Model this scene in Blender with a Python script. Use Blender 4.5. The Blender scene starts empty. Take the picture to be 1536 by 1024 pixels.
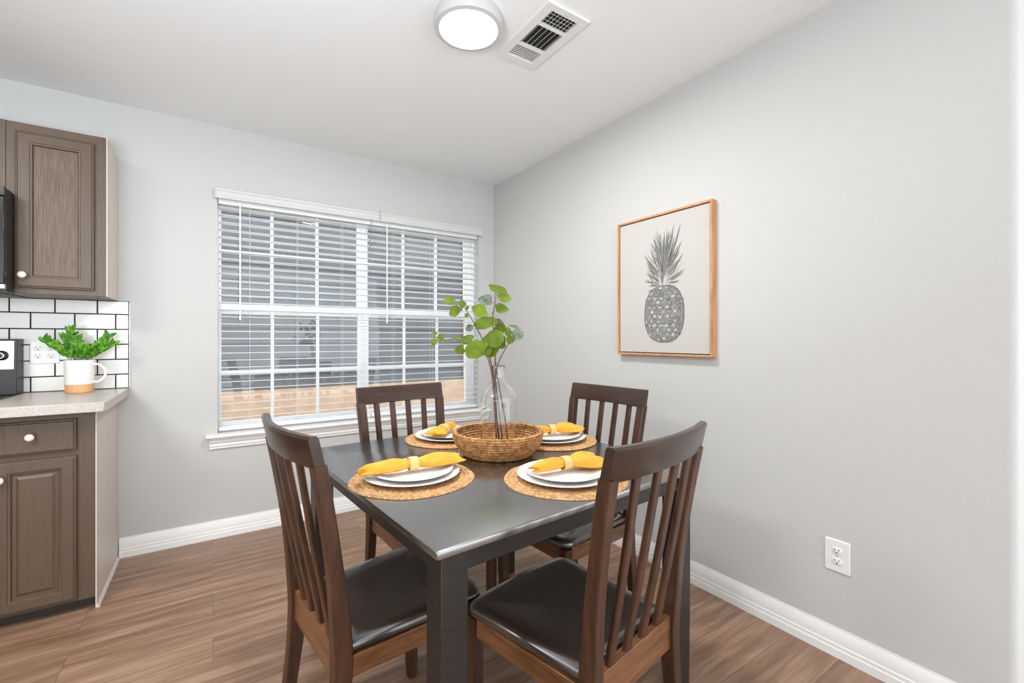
import bpy, math, random
from mathutils import Vector, Matrix
random.seed(7)
S = bpy.context.scene
COL = S.collection
PI = math.pi
R = math.radians

# ------------------------------------------------------------------ render look
S.view_settings.view_transform = 'Standard'
S.view_settings.look = 'None'
S.view_settings.gamma = 1
S.view_settings.use_curve_mapping = False
S.view_settings.exposure = 0.12

# ------------------------------------------------------------------ materials
def srgb(r, g, b):
    f = lambda c: (c/255/12.92) if c/255 <= .04045 else ((c/255+.055)/1.055)**2.4
    return (f(r), f(g), f(b), 1)

def new_mat(name):
    m = bpy.data.materials.new(name); m.use_nodes = True
    nt = m.node_tree; b = nt.nodes['Principled BSDF']
    return m, nt, b

def simple(name, col, rough=.5, metal=0, coat=0, spec=.5, bump=None, var=None, coatr=.1):
    """bump=(scale,strength,distance) noise bump; var=(scale,colour2,amount)"""
    m, nt, b = new_mat(name)
    b.inputs['Base Color'].default_value = col
    b.inputs['Roughness'].default_value = rough
    b.inputs['Metallic'].default_value = metal
    b.inputs['Coat Weight'].default_value = coat
    b.inputs['Coat Roughness'].default_value = coatr
    b.inputs['Specular IOR Level'].default_value = spec
    tc = nt.nodes.new('ShaderNodeTexCoord')
    if bump:
        n = nt.nodes.new('ShaderNodeTexNoise'); n.inputs['Scale'].default_value = bump[0]
        n.inputs['Detail'].default_value = 3
        nt.links.new(tc.outputs['Object'], n.inputs['Vector'])
        bp = nt.nodes.new('ShaderNodeBump'); bp.inputs['Strength'].default_value = bump[1]
        bp.inputs['Distance'].default_value = bump[2]
        nt.links.new(n.outputs['Fac'], bp.inputs['Height'])
        nt.links.new(bp.outputs['Normal'], b.inputs['Normal'])
    if var:
        n = nt.nodes.new('ShaderNodeTexNoise'); n.inputs['Scale'].default_value = var[0]
        n.inputs['Detail'].default_value = 4
        nt.links.new(tc.outputs['Object'], n.inputs['Vector'])
        rp = nt.nodes.new('ShaderNodeValToRGB')
        rp.color_ramp.elements[0].position = .35; rp.color_ramp.elements[1].position = .65
        rp.color_ramp.elements[0].color = col; rp.color_ramp.elements[1].color = var[1]
        nt.links.new(n.outputs['Fac'], rp.inputs['Fac'])
        nt.links.new(rp.outputs['Color'], b.inputs['Base Color'])
    return m

def wood(name, c1, c2, rough=.35, stretch=(14, 14, 1.2), coat=0.0, bump=.15, scale=1.0, coatr=.15, spec=.5):
    m, nt, b = new_mat(name)
    tc = nt.nodes.new('ShaderNodeTexCoord')
    mp = nt.nodes.new('ShaderNodeMapping'); mp.inputs['Scale'].default_value = [s*scale for s in stretch]
    nt.links.new(tc.outputs['Object'], mp.inputs['Vector'])
    n = nt.nodes.new('ShaderNodeTexNoise'); n.inputs['Scale'].default_value = 3.5
    n.inputs['Detail'].default_value = 6; n.inputs['Roughness'].default_value = .62; n.inputs['Distortion'].default_value = .6
    nt.links.new(mp.outputs['Vector'], n.inputs['Vector'])
    rp = nt.nodes.new('ShaderNodeValToRGB')
    rp.color_ramp.elements[0].position = .3; rp.color_ramp.elements[1].position = .7
    rp.color_ramp.elements[0].color = c1; rp.color_ramp.elements[1].color = c2
    nt.links.new(n.outputs['Fac'], rp.inputs['Fac'])
    nt.links.new(rp.outputs['Color'], b.inputs['Base Color'])
    b.inputs['Roughness'].default_value = rough
    b.inputs['Coat Weight'].default_value = coat
    b.inputs['Coat Roughness'].default_value = coatr
    b.inputs['Specular IOR Level'].default_value = spec
    bp = nt.nodes.new('ShaderNodeBump'); bp.inputs['Strength'].default_value = bump; bp.inputs['Distance'].default_value = .001
    nt.links.new(n.outputs['Fac'], bp.inputs['Height'])
    nt.links.new(bp.outputs['Normal'], b.inputs['Normal'])
    return m

def floor_material():
    m, nt, b = new_mat('floor_planks')
    L = nt.links; N = nt.nodes
    tc = N.new('ShaderNodeTexCoord')
    br = N.new('ShaderNodeTexBrick')
    br.offset = .37; br.offset_frequency = 2
    br.inputs['Scale'].default_value = 1
    br.inputs['Brick Width'].default_value = 1.22
    br.inputs['Row Height'].default_value = .178
    br.inputs['Mortar Size'].default_value = .0012
    br.inputs['Mortar Smooth'].default_value = .3
    br.inputs['Color1'].default_value = (0, 0, 0, 1); br.inputs['Color2'].default_value = (1, 1, 1, 1)
    br.inputs['Mortar'].default_value = (.5, .5, .5, 1)
    L.new(tc.outputs['Object'], br.inputs['Vector'])
    # grain: strongly stretched along the plank, shifted per plank
    sep = N.new('ShaderNodeSeparateXYZ'); L.new(tc.outputs['Object'], sep.inputs[0])
    mul = N.new('ShaderNodeMath'); mul.operation = 'MULTIPLY'; mul.inputs[1].default_value = 9
    L.new(br.outputs['Color'], mul.inputs[0])
    cmb = N.new('ShaderNodeCombineXYZ'); L.new(sep.outputs['X'], cmb.inputs['X']); L.new(sep.outputs['Y'], cmb.inputs['Y']); L.new(mul.outputs[0], cmb.inputs['Z'])
    mp = N.new('ShaderNodeMapping'); mp.inputs['Scale'].default_value = (.9, 13, 1); L.new(cmb.outputs[0], mp.inputs['Vector'])
    n = N.new('ShaderNodeTexNoise'); n.inputs['Scale'].default_value = 1.8; n.inputs['Detail'].default_value = 7
    n.inputs['Roughness'].default_value = .68; n.inputs['Distortion'].default_value = .35
    L.new(mp.outputs['Vector'], n.inputs['Vector'])
    rp = N.new('ShaderNodeValToRGB'); e = rp.color_ramp.elements
    e[0].position = .28; e[0].color = srgb(104, 78, 60); e[1].position = .72; e[1].color = srgb(184, 152, 128)
    x = rp.color_ramp.elements.new(.5); x.color = srgb(146, 115, 92)
    L.new(n.outputs['Fac'], rp.inputs['Fac'])
    mx = N.new('ShaderNodeMix'); mx.data_type = 'RGBA'; mx.blend_type = 'MULTIPLY'; mx.inputs['Factor'].default_value = .35
    tint = N.new('ShaderNodeValToRGB'); tint.color_ramp.elements[0].color = (.62, .58, .56, 1); tint.color_ramp.elements[1].color = (1, 1, 1, 1)
    L.new(br.outputs['Color'], tint.inputs['Fac'])
    L.new(rp.outputs['Color'], mx.inputs['A']); L.new(tint.outputs['Color'], mx.inputs['B'])
    mx2 = N.new('ShaderNodeMix'); mx2.data_type = 'RGBA'; mx2.inputs['B'].default_value = srgb(80, 60, 48)
    fm = N.new('ShaderNodeMath'); fm.operation = 'MULTIPLY'; fm.inputs[1].default_value = .6
    L.new(br.outputs['Fac'], fm.inputs[0]); L.new(fm.outputs[0], mx2.inputs['Factor'])
    L.new(mx.outputs['Result'], mx2.inputs['A'])
    L.new(mx2.outputs['Result'], b.inputs['Base Color'])
    b.inputs['Roughness'].default_value = .36
    bp = N.new('ShaderNodeBump'); bp.inputs['Strength'].default_value = .12; bp.inputs['Distance'].default_value = .001
    L.new(n.outputs['Fac'], bp.inputs['Height']); L.new(bp.outputs['Normal'], b.inputs['Normal'])
    return m

def glass_material(name, tint=(1, 1, 1, 1), rough=0.0, ior=1.45):
    m, nt, b = new_mat(name)
    b.inputs['Base Color'].default_value = tint
    b.inputs['Roughness'].default_value = rough
    b.inputs['Transmission Weight'].default_value = 1
    b.inputs['IOR'].default_value = ior
    return m

def pane_material():
    m, nt, b = new_mat('window_glass')
    out = nt.nodes['Material Output']
    tr = nt.nodes.new('ShaderNodeBsdfTransparent'); tr.inputs[0].default_value = (.97, .98, .98, 1)
    gl = nt.nodes.new('ShaderNodeBsdfGlossy'); gl.inputs['Roughness'].default_value = .02
    mx = nt.nodes.new('ShaderNodeMixShader'); mx.inputs[0].default_value = .03
    nt.links.new(tr.outputs[0], mx.inputs[1]); nt.links.new(gl.outputs[0], mx.inputs[2])
    nt.links.new(mx.outputs[0], out.inputs['Surface'])
    return m

def emis(name, col, s):
    m, nt, b = new_mat(name)
    b.inputs['Base Color'].default_value = (1, 1, 1, 1)
    b.inputs['Emission Color'].default_value = col
    b.inputs['Emission Strength'].default_value = s
    return m

def leaf_material(name, c1, c2, rough=.5, scale=30):
    m = simple(name, c1, rough, var=(scale, c2, 1))
    b = m.node_tree.nodes['Principled BSDF']; b.inputs['Specular IOR Level'].default_value = .2
    b.inputs['Subsurface Weight'].default_value = 0
    return m

M = {}
M['wall'] = simple('wall_paint', srgb(198, 198, 196), .85, bump=(190, .35, .0022), spec=.3)
M['ceil'] = simple('ceiling_paint', srgb(238, 239, 239), .9, bump=(120, .5, .003), spec=.2)
M['white'] = simple('white_trim_paint', srgb(240, 240, 239), .38)
M['blind'] = simple('blind_white', srgb(236, 237, 238), .45)
M['vinyl'] = simple('window_vinyl', srgb(244, 245, 246), .4)
M['cord'] = simple('cord', srgb(215, 215, 212), .7)
M['floor'] = floor_material()
M['pane'] = pane_material()
M['glass'] = glass_material('clear_glass', (1, 1, 1, 1))
M['clear_plastic'] = glass_material('clear_plastic', (.95, .95, .95, 1), .1)
M['cab'] = wood('cabinet_taupe_oak', srgb(82, 66, 53), srgb(95, 77, 61), .42, (22, 22, 1.5), bump=.35, scale=1.4)
M['cabgrain'] = wood('cabinet_panel_oak', srgb(70, 55, 43), srgb(118, 95, 75), .42, (30, 30, 1.6), bump=1.0, scale=1.6)
M['cabdark'] = simple('toe_kick_brown', srgb(52, 43, 36), .6)
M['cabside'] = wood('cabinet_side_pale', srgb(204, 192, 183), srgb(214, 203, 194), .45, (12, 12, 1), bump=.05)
M['knob'] = simple('knob_brushed_pale', srgb(228, 214, 198), .3, coat=.3)
M['counter'] = simple('counter_quartz', srgb(196, 190, 182), .3, var=(260, srgb(172, 164, 155), 1), bump=(200, .1, .0005))
M['tile'] = simple('white_glazed_tile', srgb(232, 230, 226), .15, coat=.3)
M['grout'] = simple('black_grout', srgb(34, 32, 31), .9)
M['black'] = simple('appliance_black', srgb(14, 14, 15), .18)
M['blackmat'] = simple('appliance_dark_side', srgb(48, 44, 42), .45)
M['steel'] = simple('stainless_steel', srgb(205, 204, 202), .3, metal=.6)
M['ceramic'] = simple('mug_ceramic_white', srgb(238, 235, 231), .35)
M['clay'] = simple('mug_raw_clay', srgb(214, 170, 120), .8, bump=(300, .2, .0005), var=(90, srgb(206, 160, 110), 1))
M['soil'] = simple('dark_soil', srgb(28, 24, 20), .9)
M['green'] = leaf_material('leaf_bright_green', srgb(66, 124, 30), srgb(120, 172, 56), .45, 60)
M['green2'] = leaf_material('leaf_deep_green', srgb(42, 96, 28), srgb(82, 140, 44), .45, 60)
M['euca'] = leaf_material('leaf_olive_green', srgb(78, 98, 20), srgb(104, 124, 30), .5, 25)
M['euca2'] = leaf_material('leaf_yellow_green', srgb(90, 112, 24), srgb(116, 136, 38), .5, 25)
M['eucagrey'] = leaf_material('leaf_grey_green', srgb(86, 98, 76), srgb(132, 138, 124), .55, 60)
M['twig'] = simple('twig_brown', srgb(96, 72, 58), .8, var=(80, srgb(128, 104, 92), 1))
M['plate'] = simple('plate_glaze', srgb(240, 237, 234), .22, coat=.3)
M['table'] = wood('table_espresso_black', srgb(28, 25, 23), srgb(42, 37, 34), .42, (2, 14, 14), coat=.25, bump=.08, coatr=.35, spec=.4)
M['tabletop'] = wood('tabletop_espresso', srgb(34, 31, 31), srgb(50, 45, 44), .27, (1.2, 12, 12), coat=.35, bump=.05, coatr=.22, spec=.7)
M['chair'] = wood('chair_espresso_wood', srgb(40, 25, 17), srgb(84, 52, 33), .4, (10, 10, 1.1), coat=.15, bump=.08, spec=.4)
M['chairrail'] = wood('chair_rail_dark_wood', srgb(36, 24, 18), srgb(62, 41, 30), .36, (1.5, 9, 9), coat=.3, bump=.06, spec=.4)
M['chairapron'] = wood('chair_apron_warm_wood', srgb(78, 48, 28), srgb(132, 86, 50), .36, (2, 2, 16), coat=.25, bump=.08)
M['seat'] = wood('chair_seat_black_wood', srgb(34, 27, 24), srgb(58, 46, 40), .3, (10, 1.3, 10), coat=.4, bump=.05, coatr=.22, spec=.7)
M['oak'] = wood('frame_oak', srgb(178, 124, 78), srgb(214, 164, 116), .5, (14, 14, 1.5), bump=.1)
M['canvas'] = simple('print_canvas', srgb(192, 189, 184), .85, bump=(600, .15, .0004))
M['ink1'] = simple('ink_dark', srgb(84, 84, 84), .9)
M['ink2'] = simple('ink_mid', srgb(130, 130, 129), .9)
M['ink3'] = simple('ink_light', srgb(160, 159, 157), .9)
M['inkbody'] = simple('ink_body', srgb(108, 108, 107), .9, var=(140, srgb(158, 157, 155), 1))
M['dark'] = simple('dark_duct', srgb(40, 37, 35), .9)
M['ventwhite'] = simple('register_white', srgb(226, 226, 224), .5)
M['lamprim'] = simple('lamp_rim_white', srgb(196, 196, 195), .5)
M['lamp'] = emis('lamp_diffuser', (1, .99, .97, 1), 9)
M['plastic'] = simple('plastic_white', srgb(236, 236, 235), .35)
M['slot'] = simple('outlet_slot_dark', srgb(52, 50, 48), .7)
M['mat'] = simple('jute_braid', srgb(204, 164, 116), .85, var=(110, srgb(160, 116, 74), 1), bump=(500, .5, .0012))
M['basket'] = simple('seagrass_rope', srgb(196, 148, 92), .85, var=(70, srgb(134, 92, 52), 1), bump=(450, .6, .0015))
for k_, w_, i_ in (('tabletop', 1, 2.9), ('seat', 1, 1.8), ('chairrail', .4, 1.5), ('table', .2, 1.5)):
    b_ = M[k_].node_tree.nodes['Principled BSDF']; b_.inputs['Coat Weight'].default_value = w_; b_.inputs['Coat IOR'].default_value = i_
M['napkin'] = simple('napkin_mustard', srgb(228, 168, 66), .9, var=(40, srgb(218, 154, 46), 1), bump=(700, .3, .0006))
M['ring'] = simple('napkin_ring_woven', srgb(236, 198, 134), .75, bump=(500, .6, .0012), var=(160, srgb(214, 170, 104), 1))
M['siding'] = simple('neighbour_siding', srgb(104, 107, 110), .8, var=(1.2, srgb(90, 92, 96), 1))
M['sidebeige'] = simple('neighbour_beige_band', srgb(206, 176, 150), .85, var=(6, srgb(190, 158, 130), 1))
M['ground'] = simple('side_yard_ground', srgb(150, 140, 124), .95, var=(3, srgb(120, 118, 92), 1))

# ------------------------------------------------------------------ mesh builder
class MB:
    def __init__(s): s.v = []; s.f = []; s.m = []; s.cur = 0
    def box(s, x0, x1, y0, y1, z0, z1):
        b = len(s.v)
        s.v += [(x0,y0,z0),(x1,y0,z0),(x1,y1,z0),(x0,y1,z0),(x0,y0,z1),(x1,y0,z1),(x1,y1,z1),(x0,y1,z1)]
        for q in [(0,3,2,1),(4,5,6,7),(0,1,5,4),(1,2,6,5),(2,3,7,6),(3,0,4,7)]:
            s.f.append(tuple(b+i for i in q)); s.m.append(s.cur)
        return s
    def loops(s, rings, close=True, cap0=True, cap1=True):
        """rings: equal-length lists of points; skin between successive ones"""
        n = len(rings[0]); b = len(s.v)
        for r in rings: s.v += [tuple(p) for p in r]
        for i in range(len(rings)-1):
            for j in range(n if close else n-1):
                k = (j+1) % n
                s.f.append((b+i*n+j, b+i*n+k, b+(i+1)*n+k, b+(i+1)*n+j)); s.m.append(s.cur)
        if cap0: s.f.append(tuple(b+j for j in reversed(range(n)))); s.m.append(s.cur)
        if cap1: s.f.append(tuple(b+(len(rings)-1)*n+j for j in range(n))); s.m.append(s.cur)
        return s
    def lathe(s, prof, n=48, c=(0,0,0), cap0=True, cap1=True):
        rings = []
        for r, z in prof:
            rings.append([(c[0]+r*math.cos(2*PI*k/n), c[1]+r*math.sin(2*PI*k/n), c[2]+z) for k in range(n)])
        return s.loops(rings, True, cap0, cap1)
    def tube(s, pts, rad, n=8, cap=True):
        pts = [Vector(p) for p in pts]
        if not hasattr(rad, '__len__'): rad = [rad]*len(pts)
        rings = []; up = None
        for i, p in enumerate(pts):
            d = (pts[min(i+1, len(pts)-1)]-pts[max(i-1, 0)]).normalized()
            if up is None:
                up = Vector((0,0,1)) if abs(d.z) < .9 else Vector((1,0,0))
            a = d.cross(up).normalized(); bb = a.cross(d).normalized(); up = bb
            rings.append([tuple(p + rad[i]*(math.cos(2*PI*k/n)*a+math.sin(2*PI*k/n)*bb)) for k in range(n)])
        return s.loops(rings, True, cap, cap)
    def extrude_x(s, prof, x0, x1):
        """prof: list of (y,z) closed outline"""
        return s.loops([[(x0, y, z) for y, z in prof], [(x1, y, z) for y, z in prof]])
    def extrude_y(s, prof, y0, y1):
        return s.loops([[(x, y0, z) for x, z in prof], [(x, y1, z) for x, z in prof]])
    def poly(s, pts):
        b = len(s.v); s.v += [tuple(p) for p in pts]; s.f.append(tuple(range(b, b+len(pts)))); s.m.append(s.cur); return s

def root_of(o):
    while o.parent: o = o.parent
    return o

def obj(name, mb, mats, parent=None, world=True, sharp=35, bevel=0, loc=None, sub=0):
    me = bpy.data.meshes.new(name)
    off = Vector((0,0,0))
    if parent is not None and world: off = root_of(parent).location
    if loc is not None: off = Vector(loc)
    me.from_pydata([(v[0]-off[0], v[1]-off[1], v[2]-off[2]) for v in mb.v], [], mb.f)
    import bmesh
    bm = bmesh.new(); bm.from_mesh(me); bmesh.ops.recalc_face_normals(bm, faces=bm.faces); bm.to_mesh(me); bm.free()
    if not isinstance(mats, (list, tuple)): mats = [mats]
    for m in mats: me.materials.append(m)
    for p, k in zip(me.polygons, mb.m): p.material_index = k; p.use_smooth = True
    me.set_sharp_from_angle(angle=R(sharp))
    o = bpy.data.objects.new(name, me); COL.objects.link(o)
    if parent is not None: o.parent = parent
    if loc is not None: o.location = loc
    if bevel:
        bv = o.modifiers.new('bevel', 'BEVEL'); bv.width = bevel; bv.segments = 2; bv.limit_method = 'ANGLE'; bv.angle_limit = R(40)
        bv.harden_normals = False
    if sub:
        sb = o.modifiers.new('sub', 'SUBSURF'); sb.levels = sub; sb.render_levels = sub
    return o

def tag(o, label, cat, group=None, kind=None):
    o['label'] = label; o['category'] = cat
    if group: o['group'] = group
    if kind: o['kind'] = kind
    return o

def thing(name, label, cat, loc=(0,0,0), rz=0, group=None):
    o = bpy.data.objects.new(name, None); COL.objects.link(o); o.empty_display_size = .05
    o.location = loc; o.rotation_euler = (0,0,rz)
    return tag(o, label, cat, group)

def struct(name, mb, mat, parent=None, bevel=0, label=None, sharp=35):
    o = obj(name, mb, mat, parent, bevel=bevel, sharp=sharp)
    if parent is None: o['kind'] = 'structure'
    if label: o['label'] = label
    return o

def copy_tree(o, parent=None):
    c = o.copy(); COL.objects.link(c)
    if parent is not None: c.parent = parent
    for ch in list(o.children):
        copy_tree(ch, c)
    return c

# ------------------------------------------------------------------ camera
CZ = 1.18
cam = bpy.data.cameras.new('camera'); co = bpy.data.objects.new('camera', cam); COL.objects.link(co)
cam.sensor_width = 36; cam.lens = 36*675/1536; cam.shift_y = -4.5/1536; cam.clip_start = .02
co.location = (0, 0, CZ); co.rotation_euler = (R(90), 0, R(-33.6))
S.camera = co

# ------------------------------------------------------------------ room shell
XW, YW, ZC = 1.936, 3.19, 2.442      # right wall face, window wall face, ceiling
YE = .274                            # near end of the right wall
WX0, WX1, WZ0, WZ1 = .022, 1.793, .60, 2.03   # window opening
mb = MB().box(-3.4, 4.6, -3.2, 3.33, -.06, 0); struct('floor', mb, M['floor'])
mb = MB().box(-3.4, 4.6, -3.2, 3.33, ZC, ZC+.1); struct('ceiling', mb, M['ceil'])
mb = MB()
mb.box(-3.4, WX0, YW, YW+.14, 0, ZC); mb.box(WX1, XW+.14, YW, YW+.14, 0, ZC)
mb.box(WX0, WX1, YW, YW+.14, 0, WZ0-.02); mb.box(WX0, WX1, YW, YW+.14, WZ1, ZC)
struct('wall_back', mb, M['wall'])
# right wall with bullnose corner at its near end
prof = []
rr = .02
for k in range(7):
    a = PI + PI/2*k/6
    prof.append((XW+rr+rr*math.cos(a), YE+rr+rr*math.sin(a)))
prof += [(4.6, YE), (4.6, YE+.14), (XW+.14, YE+.14), (XW+.14, YW), (XW, YW)]
mb = MB(); mb.loops([[(x, y, 0) for x, y in prof], [(x, y, ZC) for x, y in prof]])
struct('wall_right', mb, M['wall'])
# left kitchen wall, beyond the frame
mb = MB().box(-3.4, -3.26, -3.2, YW, 0, ZC); struct('wall_left', mb, M['wall'])

# baseboards (stepped colonial profile)
def bb_prof(h=.105):
    return [(0,0),(.016,0),(.016,.03),(.0135,.034),(.0135,.046),(.011,.05),(.011,.074),(.008,.082),(.006,.094),(.003,.1),(.003,h),(0,h)]
mb = MB()
mb.loops([[(x, YW-d, z) for d, z in bb_prof()] for x in (-.42, XW)])
struct('baseboard_back', mb, M['white'], sharp=25)
mb = MB()
mb.loops([[(XW-d, y, z) for d, z in bb_prof()] for y in (YW-.017, YE+.02)])
struct('baseboard_right', mb, M['white'], sharp=25)

# ------------------------------------------------------------------ window units
def sash(mb, x0, x1, z0, z1, y0, y1, st, bot, top, sr=None):
    sr = st if sr is None else sr
    mb.box(x0, x0+st, y0, y1, z0, z1); mb.box(x1-sr, x1, y0, y1, z0, z1)
    mb.box(x0+st, x1-sr, y0, y1, z0, z0+bot); mb.box(x0+st, x1-sr, y0, y1, z1-top, z1)
def window_unit(name, x0, x1, px0, px1, mx, pos):
    """x0..x1 unit, px0..px1 glass, mx two vertical bars"""
    g = MB(); sash(g, x0, x1, WZ0, WZ1, 3.262, 3.32, .012, .03, .03)
    w = struct(name, g, M['vinyl'], bevel=.002)
    for nm, z0, z1, y, bz, tz, mz in (('sash', 1.333, 2.03, 3.292, .05, .03, 1.719), ('sash', .62, 1.392, 3.268, .05, .045, .972)):
        s_ = MB(); sash(s_, x0+.012, x1-.012, z0, z1, y, y+.022, px0-x0-.012, bz, tz, x1-.012-px1)
        so = obj(nm, s_, M['vinyl'], w, world=False, bevel=.002)
        q = MB()
        for xx in mx: q.box(xx-.009, xx+.009, y+.004, y+.018, z0+bz, z1-tz)
        q.box(px0, px1, y+.0045, y+.0175, mz-.010, mz+.010)
        obj('muntin_grid', q, M['vinyl'], so, world=False)
        p = MB().box(px0-.003, px1+.003, y+.010, y+.0125, z0+bz-.003, z1-tz+.003)
        obj('glass', p, M['pane'], so, world=False)
    return w
window_unit('window_1', WX0, .895, .042, .857, (.319, .592), 0)
window_unit('window_2', .895, WX1, .932, 1.714, (1.2, 1.467), 1)

# sill: stool and apron
mb = MB()
st = [(3.262,.596),(3.262,.614)] + [(3.145-.011*math.sin(a), .605+.009*math.cos(a)) for a in [PI*k/8 for k in range(9)]]
mb.extrude_x(st, -.035, 1.85)
struct('trim_1', mb, M['white'], label='white window stool with a rounded nose')
mb = MB()
ap = [(YW,.596),(3.148,.596),(3.15,.588),(3.158,.583),(3.162,.57),(3.17,.56),(3.17,.546),(3.176,.538),(3.176,.53),(YW,.53)]
mb.extrude_x(ap, -.018, 1.835)
struct('trim_2', mb, M['white'], label='white moulded apron under the window stool', sharp=20)

# blinds
BP = .0437
def blind(x0, x1, wand_x, label, ladders):
    t = thing('window_blind', label, 'blind', ((x0+x1)/2, 3.225, .62), group=None)
    h = MB().box(x0, x1, 3.202, 3.252, 1.985, 2.025); obj('headrail', h, M['blind'], t, bevel=.002)
    s_ = MB(); z = 1.965
    tilt = R(-5)
    while z > .665:
        top = []; bot = []
        for k in range(5):
            u = -.024+.012*k
            zc = .0022*(1-(u/.024)**2)
            y = 3.228+u*math.cos(tilt); zz = z+zc+u*math.sin(tilt)
            top.append((y, zz+.0013)); bot.append((y, zz-.0013))
        s_.extrude_x(top+bot[::-1], x0+.003, x1-.003)
        z -= BP
    obj('slats', s_, M['blind'], t)
    b = MB().box(x0+.003, x1-.003, 3.203, 3.251, .628, .645); obj('bottom_rail', b, M['blind'], t, bevel=.003)
    for lx in ladders:
        c = MB()
        for yy in (3.2035, 3.2525): c.tube([(lx, yy, .645), (lx, yy, 1.985)], .0008, 5)
        obj('ladder_cord', c, M['cord'], t)
    w = MB()
    w.tube([(wand_x, 3.19, 2.0), (wand_x, 3.185, 1.96), (wand_x, 3.184, 1.30)], .0042, 8)
    w.tube([(wand_x, 3.184, 1.315), (wand_x, 3.184, 1.29)], .0055, 8)
    obj('tilt_wand', w, M['vinyl'], t)
    return t
blind(WX0+.004, .931, .137, 'white horizontal blind over the left window half, its wand near the left jamb', (.19, .46, .74))
blind(.935, WX1-.004, 1.04, 'white horizontal blind over the right window half, next to the room corner', (1.10, 1.40, 1.74))
mb = MB()
vp = [(3.16,2.008),(3.158,2.012),(3.158,2.022),(3.162,2.026),(3.162,2.05),(3.158,2.054),(3.158,2.066),(3.162,2.07),(3.17,2.07),(3.17,2.008)]
M['valance'] = simple('valance_pale_grey', srgb(206, 207, 204), .5)
mb.extrude_x(vp, .010, 1.815)
for xx in (.010, 1.809): mb.box(xx, xx+.006, 3.17, 3.2, 2.008, 2.069)
v = obj('blind_valance', mb, M['valance'], None, loc=(.91, 3.18, 2.008), sharp=20)
tag(v, 'long white valance running over the top of both window blinds', 'valance')
mb = MB(); mb.tube([(.978,3.156,2.02),(.976,3.150,2.04),(.972,3.150,2.066),(.977,3.152,2.082),(.984,3.150,2.07),(.986,3.148,2.03),(.980,3.147,2.0),(.972,3.149,1.992)], .0022, 6)
v = obj('valance_clip', mb, M['clear_plastic'], None, loc=(.978, 3.15, 2.0))
tag(v, 'small clear plastic clip hanging at the middle of the white valance', 'clip')

# ------------------------------------------------------------------ outside
t = thing('neighbour_house', 'grey lap-sided house wall standing outside the window', 'house', (.8, 6.2, -.3))
mb = MB(); z = .55
while z < 3.25:
    mb.loops([[(x, 6.2, z), (x, 6.175, z), (x, 6.19, z+.2), (x, 6.2, z+.2)] for x in (-3.5, 6.5)]); z += .19
obj('siding', mb, M['siding'], t)
mb = MB().box(-3.5, 6.5, 6.16, 6.2, -.3, .56)
mb.box(3.2, 3.24, 6.15, 6.2, .56, 3.4)
obj('trim_band', mb, M['sidebeige'], t)
mb = MB().box(-3.5, 6.5, 6.2, 6.5, -.3, 3.45); obj('wall', mb, M['siding'], t)
mb = MB().box(-8, 12, 3.34, 9, -.4, -.3)
o = obj('side_yard_ground', mb, M['ground']); o['kind'] = 'structure'

# ------------------------------------------------------------------ kitchen
def knob(parent, x, y, z, s=1.0):
    mb = MB(); pr = [(.004,0),(.0045,.010),(.008,.014),(.0135,.018),(.0155,.022),(.014,.027),(.009,.030),(.003,.0308)]
    rings = []
    n = 24
    for r_, d in pr: rings.append([(x+r_*s*math.cos(2*PI*k/n), y-d*s, z+r_*s*math.sin(2*PI*k/n)) for k in range(n)])
    mb.loops(rings)
    return obj('knob', mb, M['knob'], parent, sharp=60)

def rect(x0, x1, z0, z1, y): return [(x0,y,z0),(x1,y,z0),(x1,y,z1),(x0,y,z1)]
def panel_front(name, x0, x1, z0, z1, yf, parent, stile=.056, th=.02, raised=False, flat=False):
    mb = MB()
    L = [(0, th), (0, .008), (.003, .0045), (.006, .004), (.0105, 0)]
    if not flat:
        L += [(stile-.012, 0), (stile-.010, .003), (stile-.004, .004), (stile, .013)]
        if raised: L += [(stile+.010, .013), (stile+.020, .008)]
    n0 = len(L)
    mb.loops([rect(x0+i, x1-i, z0+i, z1-i, yf+d) for i, d in L], cap1=flat)
    o = obj(name, mb, M['cab'], parent, sharp=20)
    if not flat:
        i, d = L[-1]
        p = MB(); p.poly(rect(x0+i, x1-i, z0+i, z1-i, yf+d))
        # give the panel thickness
        p = MB().box(x0+i, x1-i, yf+d, yf+d+.005, z0+i, z1-i)
        obj('panel', p, M['cabgrain'] if not raised else M['cab'], o)
    return o

CX = -.425
# lower cabinet
t = thing('base_cabinet', 'taupe base cabinet with one drawer over one panelled door', 'cabinet', (-.6, 2.9, 0))
mb = MB(); mb.box(-.774, CX-.004, 2.652, YW-.002, .05, .868)
obj('carcass', mb, M['cab'], t, bevel=.001)
mb = MB().box(-.774, CX-.004, 2.70, 2.72, 0.0, .05); obj('toe_kick', mb, M['cabdark'], t)
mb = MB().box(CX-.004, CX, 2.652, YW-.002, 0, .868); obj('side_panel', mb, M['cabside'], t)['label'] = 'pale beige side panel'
mb = MB(); pr = [(CX+d, z) for d, z in [(0,0),(.011,0),(.010,.006),(.006,.012),(0,.015)]]
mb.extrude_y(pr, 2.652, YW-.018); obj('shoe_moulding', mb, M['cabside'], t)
d = panel_front('drawer', -.735, -.487, .702, .838, 2.632, t, flat=True); knob(d, -.622, 2.632, .776)
d = panel_front('door', -.735, -.487, .062, .680, 2.632, t, raised=True); knob(d, -.708, 2.632, .613)
# worktop
mb = MB(); pr = [(-.378, 3.188), (-.378, 2.565), (-.385, 2.549), (-.40, 2.545), (-.772, 2.545), (-.772, 3.188)]
mb.loops([[(x, y, .870) for x, y in pr], [(x, y, .912) for x, y in pr]])
o = obj('countertop', mb, M['counter'], None, loc=(-.57, 2.87, .870), bevel=.003)
tag(o, 'speckled grey stone countertop on the taupe base cabinet', 'countertop')
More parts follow.
